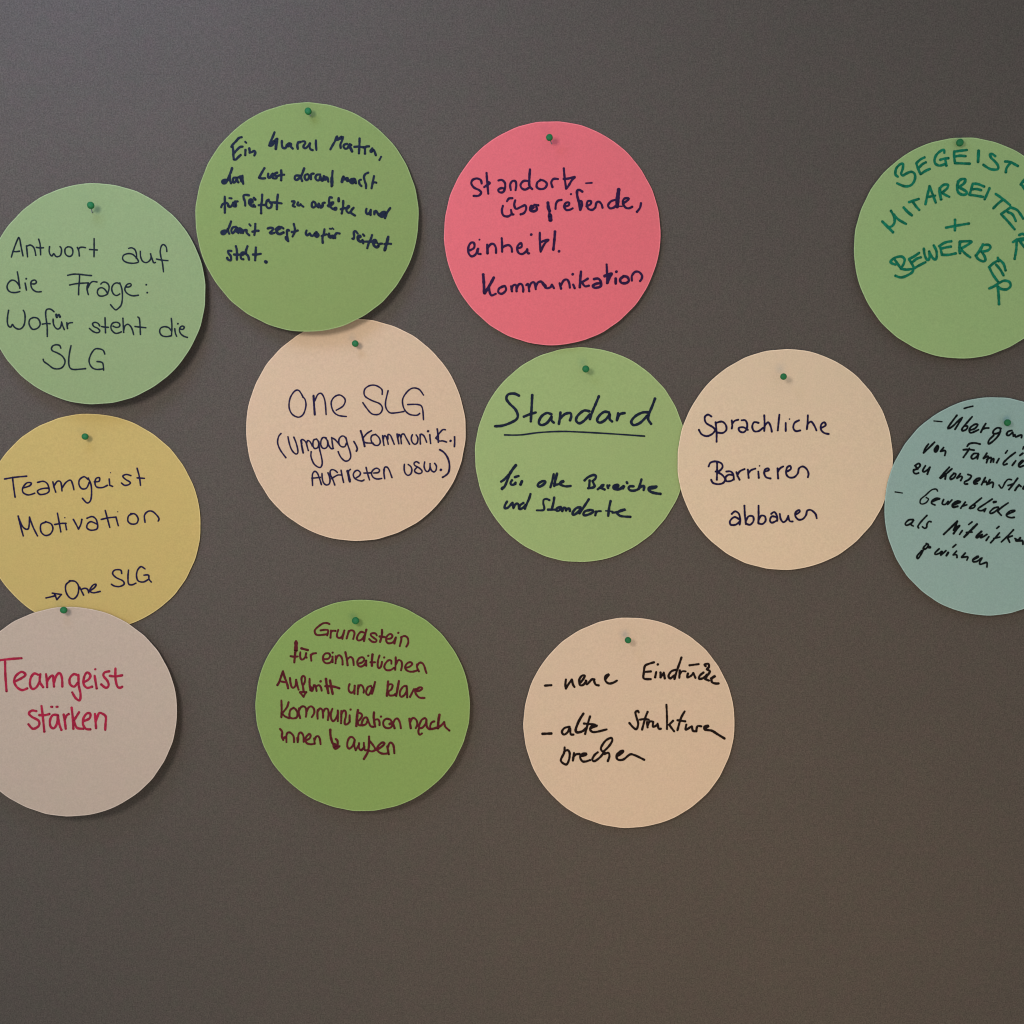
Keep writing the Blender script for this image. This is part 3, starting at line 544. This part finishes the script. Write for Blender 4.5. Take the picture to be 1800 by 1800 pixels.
TXT_K = [(1560, 700, 7.5, 25, '''w21 1010,135 1060,120 1125,105; w17 612,300 720,310; 915,225 850,310 795,390 810,400 870,360 930,300 985,255 / 940,330 890,410; 1115,245 1050,320 985,400 990,430 1040,410 1055,370 1020,365; 1090,420 1150,400 1190,350 1150,345 1090,390 1080,440 1110,455 1200,415;
1295,335 1260,390 1230,450; 1250,410 1290,395 1335,393; 1495,400 1450,390 1400,425 1395,465 1440,465 1490,440; 1490,400 1480,460 1430,530 1360,590 1330,600 1340,550 1400,490; 1640,425 1590,440 1570,480 1600,490 1650,450 / 1660,500; 1680,480 1690,510 1740,490 1770,485 1765,520;
540,605 500,660 475,720 / 550,650 620,580; w35 660,630 625,670 630,705 650,690 665,640; 740,650 700,700; 705,700 740,690 765,700 755,755; 1050,635 1080,600 1150,590 1220,605; 1000,680 1070,675 1140,685; 1080,660 1050,710 1000,780; 1195,730 1140,730 1105,770 1120,800 1165,780 1200,740 / 1185,800;
1310,725 1265,790; 1265,795 1310,770 1330,770 1305,850; 1310,810 1350,785 1370,790 1360,845; 1365,820 1400,795 1395,840; 1470,795 1440,850; w23 1580,690 1555,725; 1685,715 1600,780 1530,850 1535,880 1575,865; 1690,825 1645,885; 1785,725 1745,755; 1740,875 1790,830 1780,820 1735,860 1730,895 1750,905 1790,890; w21 1795,640 1785,670;
360,890 410,860 430,890 390,930 345,945; 400,930 345,950 350,985 380,995 410,985; 365,890 390,925; 500,890 465,950 480,970 520,950 560,910 / 525,1000; 815,910 750,980 690,1050; 850,930 770,1000 700,1055; 770,1000 760,1065; 880,990 830,1040 835,1070 880,1045 900,1000 870,990; 960,995 915,1050; 915,1055 960,1030 985,1040 965,1085;
1060,1005 1105,1025 1075,1070 1015,1105 1020,1130 1055,1130; 1150,1110 1205,1080 1220,1055 1180,1060 1140,1100 1145,1130 1185,1125; 1290,1045 1265,1090 1240,1140; 1255,1110 1300,1095; 1350,1075 1310,1140; 1300,1110 1330,1130 1370,1110 1395,1120 1385,1175;
w21 1635,1075 1590,1070 1550,1110 1520,1170 1500,1185 1470,1145; 1715,1055 1660,1130 1600,1205; 1590,1150 1660,1130; 1735,1140 1710,1170 1680,1215; 1700,1180 1740,1150 1760,1165; 1800,1160 1785,1195 1820,1190'''),
(1560, 840, 7.5, 23, '''w16 100,185 195,200; w19 660,175 640,148 580,160 500,230 440,280 430,330 460,345 510,325 540,280 510,260; w22 590,315 660,285 690,275 640,268 590,300 580,335 625,358; w23 740,285 720,340 760,350 800,310 / 790,350 850,290; w28 860,360 930,330 960,315 910,310 860,350 865,385 925,375;
1025,320 965,400; 980,375 1045,355; 1240,265 1160,330 1085,390 1090,405 1140,390 1155,360 1120,360; 1380,280 1290,340 1195,405 1210,430 1250,430 1295,405 / 1275,445; w31 1400,320 1430,315; 1460,385 1400,400 1350,450 1360,470 1410,450 1470,400; 1590,330 1510,385 1450,440; 1450,440 1500,495; 1585,480 1660,445 1680,430 1620,435 1570,480 1580,510 1630,525 1670,520;
340,550 280,555 235,600 250,625 300,605 345,560; 330,580 310,615 340,635; 520,495 440,580 400,640 410,660; 575,580 545,575 520,610 515,650 490,665 460,645; w26 920,570 850,640 740,745; w26 920,575 890,650 870,690 / 910,650 950,630 / 910,680 870,735; 985,695 950,745; 1070,615 1115,580; w30 1180,610 1100,690 1010,780; 1040,720 1115,715;
w26 1240,705 1170,770 1180,790 1240,750; 1250,745 1225,790 1270,770 1310,745; 1335,775 1300,825; 1440,665 1470,640; 1475,725 1420,790 1360,855; 1400,800 1480,780; 1660,685 1590,760 1500,845; 1645,765 1580,785 / 1610,850; w26 1680,800 1720,820 1750,790; w26 1700,810 1690,830 1740,830 1780,830 1785,875;
520,870 480,910 470,940 510,930 540,880 510,865; 480,930 440,1010 400,1065 390,1030 450,960; w38 535,910 560,915; 680,935 625,990 635,1010 690,990 710,970; 720,970 700,1020 770,960; w30 800,985 775,1025; 900,880 860,915; 910,965 865,1015 / 910,1015 915,1050; 1025,990 975,1045; 980,1050 1040,1040 1060,1045 1045,1085;
1130,1080 1200,1040 1180,1035 1125,1075 1130,1105 1180,1100 1230,1060; 1245,1055 1215,1110 1220,1140 1270,1125 1310,1115 1310,1175''')]

TXT_L = [(480, 1085, 11.25, 38, '''1115,135 1070,115 990,120 900,180 830,250 830,310 870,350 960,350 1070,335; 940,260 1010,250 1085,255 1085,300 1070,360; 1145,260 1140,330 1135,405; 1145,310 1170,270 1235,270; 1290,250 1265,330 1270,390 1320,410 1370,370 1410,260 / 1390,340 1370,430; 1495,270 1475,350 1455,420; 1480,330 1520,265 1580,265 1610,310 1600,370 1585,430;
w43 455,475 450,600 435,730 420,895; w70 455,500 452,650; 345,770 420,780 490,775; 540,690 535,770 555,830 600,830 640,780 655,710 / 645,770 665,800; w45 560,615 690,650; 745,740 750,800 757,860; 745,780 775,725 850,710;
1000,830 1090,820 1130,760 1100,715 1030,720 990,780 1000,870 1060,910 1140,890 1170,830; 1175,780 1180,890; w43 1178,700; 1240,770 1240,850 1235,910; 1245,830 1290,755 1340,770 1370,840 1375,935; w41 1430,690 1455,810 1475,950; 1470,830 1530,785 1580,830 1595,945'''),
(620, 1085, 11.25, 38, '''w41 270,245 245,350 222,470; 225,305 160,290 100,360 85,430 120,460 190,430 235,350; 475,360 450,320 370,320 360,360 420,410 470,450 450,490 380,480 325,430; w42 580,250 575,360 540,490; w42 530,380 590,385 640,395; 660,430 750,420 785,370 750,330 690,360 660,430 680,500 730,515 800,490 850,400; 855,395 825,520; w45 902,308;
960,390 960,450 930,570; 955,400 1020,370 1080,400 1100,470 1090,530 1060,580; 100,920 190,890 230,830 190,790 130,810 90,880 105,950 160,975 230,940 265,860; 268,855 268,960; w43 308,762; w45 392,735 380,850 380,960; 350,890 390,890 440,890; 530,755 500,860 495,970 520,1010 560,970 580,880; w43 622,795;
765,920 760,860 710,850 650,910 625,980 660,1040 740,1045 820,1000; 850,790 850,900 840,1040; 850,940 900,850 960,870 975,950 955,1050; 1040,1000 1120,980 1175,930 1150,890 1085,905 1040,970 1050,1030 1110,1070 1190,1075 1280,1050; 1270,930 1275,1000 1310,1070; 1275,960 1320,900 1380,910 1420,980 1440,1050 1460,1105'''),
(480, 1175, 10.588, 36, '''w39 185,50 150,150 110,260 80,310; w39 185,50 215,160 260,280 280,370; 140,240 250,260; 315,175 325,270 345,340 380,360 420,310 430,210 / 450,310 475,395; 570,300 595,230 590,160 555,140 530,180 535,260 555,330 570,430; 500,440 560,440 620,440 / 590,480 570,530 / 530,480 500,440;
680,190 680,300 695,410; 690,330 740,400 720,420 690,400; 745,390 760,310 790,330 810,420; 800,340 850,310 890,350 905,415; w47 885,240; w45 985,195 1000,310 1030,460; w43 1060,225 1080,330 1110,475; w43 970,330 1060,330 1140,340 1235,370; 1425,290 1405,360 1420,430 1470,450 1510,400 1520,320 / 1515,470; 1585,310 1580,390 1575,480; 1585,370 1620,310 1665,330 1690,400 1685,450;
155,595 160,740 155,910; 290,625 260,720 190,810 160,840; 165,830 220,890 300,925; 380,735 325,770 305,850 315,910 370,930 440,910 455,840 430,770 380,730; 485,740 480,830 505,925; 485,780 520,720 570,705 610,740 620,830 610,900; 625,800 660,730 710,705 760,750 765,830 720,905; 830,770 825,850 830,935; 835,800 870,745 915,770 930,850 930,920; 935,810 970,750 1020,760 1035,850 1020,960;
1105,750 1075,840 1085,940 1120,980 1170,930 1210,830 1205,780 / 1205,980; 1270,790 1270,900 1265,1020; 1275,850 1310,785 1350,800 1355,890 1335,970 1340,1040 1390,1030 1430,980; 1425,870 1425,1000; w41 1443,765; w45 1580,775 1565,880 1550,1070; 1590,820 1650,850 1650,900 1600,970; 1580,1000 1600,1055 1700,1050;
w39 130,1125 170,1180 165,1260 190,1330; 190,1310 240,1270 250,1370; 245,1300 260,1210 310,1190 370,1240 390,1300 390,1370; 450,1290 460,1370; 465,1340 475,1230 510,1190 550,1220 570,1290 570,1365; 610,1340 680,1300 700,1240 670,1220 620,1270 600,1330 630,1390 700,1410 770,1400; 765,1300 775,1400; 775,1330 800,1270 840,1260 870,1310 885,1410;
w43 1065,1140 1070,1250 1100,1370 1150,1460; w39 1165,1310 1200,1350 1200,1440; 1120,1440 1150,1490 1180,1490 1240,1445; 1150,1400 1190,1450; 1510,1310 1470,1275 1420,1290 1385,1370 1385,1460 1420,1490 1480,1440 1520,1330 / 1510,1430 1540,1520; 1550,1500 1600,1420; 1600,1390 1600,1480 1640,1520 1680,1480'''),
(635, 1180, 10.906, 37, '''w41 265,205 240,310 205,430; 190,280 130,300 95,380 100,430 140,455 180,400 205,310; w41 515,190 505,320 490,470; 520,260 570,245 600,270 580,340 520,390; 520,400 540,460 620,460 650,440; w43 722,185 700,310 670,470; 870,280 810,290 750,370 740,450 770,490 830,450 870,370 870,290 / 880,400 880,500;
1010,340 970,420 935,490; 985,390 1030,345 1080,340; 1040,390 1120,370 1170,330 1140,305 1080,330 1035,390 1060,450 1120,505 1215,510; 100,880 50,900 10,990 20,1040 90,1010 130,930; 110,890 150,990 180,1050 230,1065; w43 245,785 240,900 265,1060; 260,930 320,920 350,970 350,1030; w43 378,868;
540,920 480,910 425,960 430,1040 480,1085 560,1080 600,1010 560,930 520,910; w45 545,1010 600,1000 640,1090; 610,1000 650,920 700,910 740,980 760,1090; w43 925,910 935,1000 950,1090; 940,980 970,910 1010,895 1060,940 1075,1020 1045,1090; 1220,895 1160,930 1120,1010 1110,1080 1170,1080 1230,1010 1250,930 1220,895; 1110,1080 1095,1160 1120,1215 1165,1190; w41 1250,930 1250,1030 1280,1090 1330,1110 1450,1080; 1400,960 1350,980 1320,1050 1330,1100;
w47 1500,830 1480,950 1470,1090; 1475,1080 1540,1030 1590,970 / 1610,1060 1690,1135; 50,1370 50,1460 20,1500; 60,1440 70,1510 120,1510; w41 150,1250 150,1350 145,1450 120,1560 50,1680; 160,1330 200,1380 250,1450 270,1500 210,1535 150,1520; w39 290,1510 370,1460 440,1400 440,1370 390,1370 320,1440 310,1510 360,1560 430,1580 520,1570; w39 500,1440 510,1500 530,1590; w39 505,1470 540,1380 580,1370 620,1430 635,1570''')]

TXT_M = [(940, 1150, 5.294, 21, '''95,292 155,288; 290,235 285,280 290,320; 290,315 320,270 345,235 / 355,280 370,305; 425,265 455,225 465,200 440,200 415,235 420,285 450,285 480,250; 475,245 485,280 530,235 555,235; 550,240 565,280 595,290; 660,230 690,190 680,190 655,210 660,250 690,272 730,265 765,245;
1110,75 1060,90 1025,110 1015,170 1015,225 1080,232; 1020,165 1080,160; 1130,165 1120,215; w24 1145,95; 1170,170 1170,215; 1170,215 1195,180; 1200,170 1210,225; 1365,30 1345,90 1320,160 1300,230; 1310,145 1270,160 1245,200 1260,225 1300,195; 1350,150 1345,220; w18 1345,195 1370,160 1405,160;
1425,180 1420,215 1455,200 1475,175 / 1495,220; w20 1440,103 1525,92; 1570,170 1535,200 1530,230 1570,220 1600,190; 1590,110 1580,95 1615,90 1620,120 1600,140 1630,160 1600,205; 1600,210 1580,225 1620,245; w22 1640,225 1680,205 1670,205 1645,230 1650,260 1680,272 1710,272'''),
(940, 1230, 5.143, 20, '''w23 70,308 150,305; 315,245 270,255 245,290 265,315 300,290 315,250; 320,260 325,310 350,315; w23 440,125 400,190 370,270 385,295 430,285 460,260; 500,150 480,215 455,310; 445,215 500,220 545,225; 500,260 550,240 565,235 520,235 500,265 520,290 560,290 650,268;
940,115 930,100 910,115 920,160 935,215 920,265 890,250 855,210; 1020,110 1000,160 970,270; 950,180 990,175 1030,180; 1015,200 1020,250; 1020,235 1035,200 1060,195; 1070,200 1070,245 1110,225; 1110,215 1120,260 1140,262; w18 1190,45 1195,150 1195,265; 1250,190 1215,225 / 1240,260 1260,285; 1355,105 1320,170 1290,275; 1290,185 1360,195;
1370,225 1365,270 1410,245 1420,240 / 1430,280 1460,285; 1460,285 1470,240 1505,240; w22 1535,260 1570,240 1560,235 1535,245 1540,270 1600,280 1650,310 1715,350; 270,430 265,480 240,530 240,560 285,585 310,540 315,480 295,455 265,470; 355,480 345,550; 345,525 370,495 405,490; 410,510 460,500 465,485 430,490 410,520 430,555 460,558 500,545;
570,475 540,500 520,540 540,555 590,520 630,470; 630,475 605,460 600,430 640,370 690,345 700,370 670,420 620,470; 630,490 665,480 675,510 660,555; 745,510 790,480 800,460 770,470 740,500 750,540 800,540 860,495 900,500 945,520 990,543''')]

# ---------------------------------------------------------------- the cards
# (photo box in pixels: left, right, top, bottom) (base, bottom lift, sideways lift, curl in mm) pin height in card radii
CARDS = {}
COL = {
    'A': (0.214, 0.267, 0.116),
    'B': (0.187, 0.241, 0.071),
    'C': (0.646, 0.119, 0.132),
    'D': (0.267, 0.362, 0.137),
    'E': (0.461, 0.321, 0.104),
    'F': (0.438, 0.324, 0.247),
    'G': (0.552, 0.375, 0.242),
    'H': (0.277, 0.347, 0.128),
    'J': (0.625, 0.450, 0.296),
    'K': (0.250, 0.345, 0.300),
    'L': (0.196, 0.277, 0.073),
    'M': (0.565, 0.405, 0.281)}
# where one written line ends and the next begins: slope and pivot of the lines, then the limits between them
LINES = {'A': (0, 0, (475, 535, 605)), 'B': (.06, 540, (290, 343, 388, 433)), 'C': (-.06, 970, (338, 400, 465)),
         'E': (0, 0, (885, 970)), 'F': (0, 0, (1232,)), 'G': (-.06, 620, (740, 805)), 'H': (.05, 1000, (745, 800, 871)),
         'J': (0, 0, (790, 865)), 'K': (.27, 1700, (757, 815, 863, 905, 950)), 'L': (.1, 630, (1135, 1183, 1236, 1287)),
         'M': (0, 0, (1235, 1303))}
def liner(key):
    if key == 'D':                                # its words run in arcs
        return lambda x, y: 9 if abs(x - 1681) < 25 and 380 < y < 412 else sum(math.hypot(x - 1680, y - 560) < q for q in (245, 150))
    a, c, lim = LINES[key]
    return lambda x, y: sum(y - a * (x - c) > q for q in lim)
def mk(key, label, box, lift, pin, inkm, blocks, seed):
    CARDS[key] = make_card(key, label, box, COL[key], lift, pin, inkm, blocks, seed, liner(key), PIN_AT[key])
PINS = [('A', 'thin-stemmed green pin on the pale green card that begins Antwort', (159.5, 361), (162, 374), .0125),
        ('B', 'green pin at the top rim of the green card with thick cramped writing', (541.7, 195.5), (545.5, 203), .0085),
        ('C', 'green pin on the pink-red card', (965.8, 241.7), (969.5, 253), .012),
        ('D', 'green pin pressed in at the top rim of the card with green capitals', (1687.3, 250.7), (1688, 254), .004),
        ('E', 'green pin on the mustard yellow card', (149.6, 767.4), (154, 769), .008),
        ('F', 'green pin at the very top of the pale pinkish card, over the yellow one', (112, 1072.5), (117, 1075), .008),
        ('G', 'green pin on the beige card tucked under a green card', (624.5, 604), (628, 607.5), .008),
        ('H', 'green pin on the card with the underlined word Standard', (1029.7, 648.6), (1033, 652.5), .0095),
        ('J', 'green pin on the beige card reading Sprachliche', (1377.3, 662), (1377.5, 664), .012),
        ('K', 'green pin on the grey-teal card', (1771, 743), (1771, 746), .0045),
        ('L', 'green pin on the deep green card with dark red writing', (625, 1091), (629.5, 1094), .0075),
        ('M', 'green pin on the lowest beige card with the two dashes', (1104, 1125.3), (1105, 1126), .010)]
PIN_AT = {p[0]: p[3] for p in PINS}
mk('E', 'mustard yellow round card at the left edge with an arrow in its last line', (-31, 352.8, 727.4, 1107), (0.6, 0.6, 0.8, 0.6), 0.79, ink_indigo, TXT_E, 5)
mk('F', 'pale pinkish round card lowest at the left with red lettering, overlapping the yellow card', (-68, 311.4, 1066.6, 1435), (2.2, 12, 6, 1.0), 0.97, ink_red, TXT_F, 6)
mk('A', 'pale green round card at the left edge with thin dark lettering beginning Antwort auf', (-26.4, 361, 321.8, 710.4), (0.7, 12, 7, 1.2), 0.80, ink_navy, TXT_A, 1)
mk('G', 'beige round card tucked under a green card, big word One above a bracketed note', (432.2, 818.4, 560.6, 951), (0.6, 4.5, 1.2, 0.5), 0.78, ink_indigo, TXT_G, 7)
mk('B', 'green round card with five lines of thick dark cramped handwriting, overlapping the beige card below', (343.5, 736, 179.8, 583), (0.8, 13, 1.5, 1.5), 0.92, ink_blue, TXT_B, 2)
mk('C', 'only pink-red round card on the board', (780.2, 1160.9, 213, 606.8), (0.7, 5, 1.0, 0.8), 0.86, ink_violet, TXT_C, 3)
mk('D', 'light green round card cut off by the right edge, green capital letters in arcs', (1500.8, 1884, 241.7, 630.3), (0.7, 6, -1.5, 0.8), 0.95, ink_green, TXT_D, 4)
mk('H', 'yellowish green round card with the underlined word Standard', (834.6, 1206.6, 610.6, 987.9), (0.6, 2.0, -0.4, 0.3), 0.80, ink_blue, TXT_H, 8)
mk('J', 'beige round card reading Sprachliche Barrieren abbauen, between green and teal cards', (1190.7, 1569.3, 613.8, 1002), (1.2, 2.4, -0.9, 0.5), 0.76, ink_indigo, TXT_J, 9)
mk('K', 'only grey-teal round card, cut off by the right edge, sloping black handwriting', (1554.9, 1927, 698.2, 1082), (1.6, 4.5, -1.2, 0.6), 0.77, ink_black, TXT_K, 10)
mk('L', 'deep green round card with five lines of dark red handwriting', (448.9, 826, 1054.3, 1426), (0.7, 10, 5, 1.0), 0.81, ink_brown, TXT_L, 11)
mk('M', 'lowest beige round card, standing alone, with two dashes before black handwriting', (920, 1291.3, 1085.7, 1455.4), (0.7, 4, 1.0, 0.5), 0.79, ink_warm, TXT_M, 12)

for key, label, hp, bp, ht in PINS:
    _, h, cu, cv, ru, rv = CARDS[key]
    u, v = board(bp[0], bp[1], 0.001)
    place_pin(label, hp, bp, ht, h((u - cu) / ru, (v - cv) / rv))
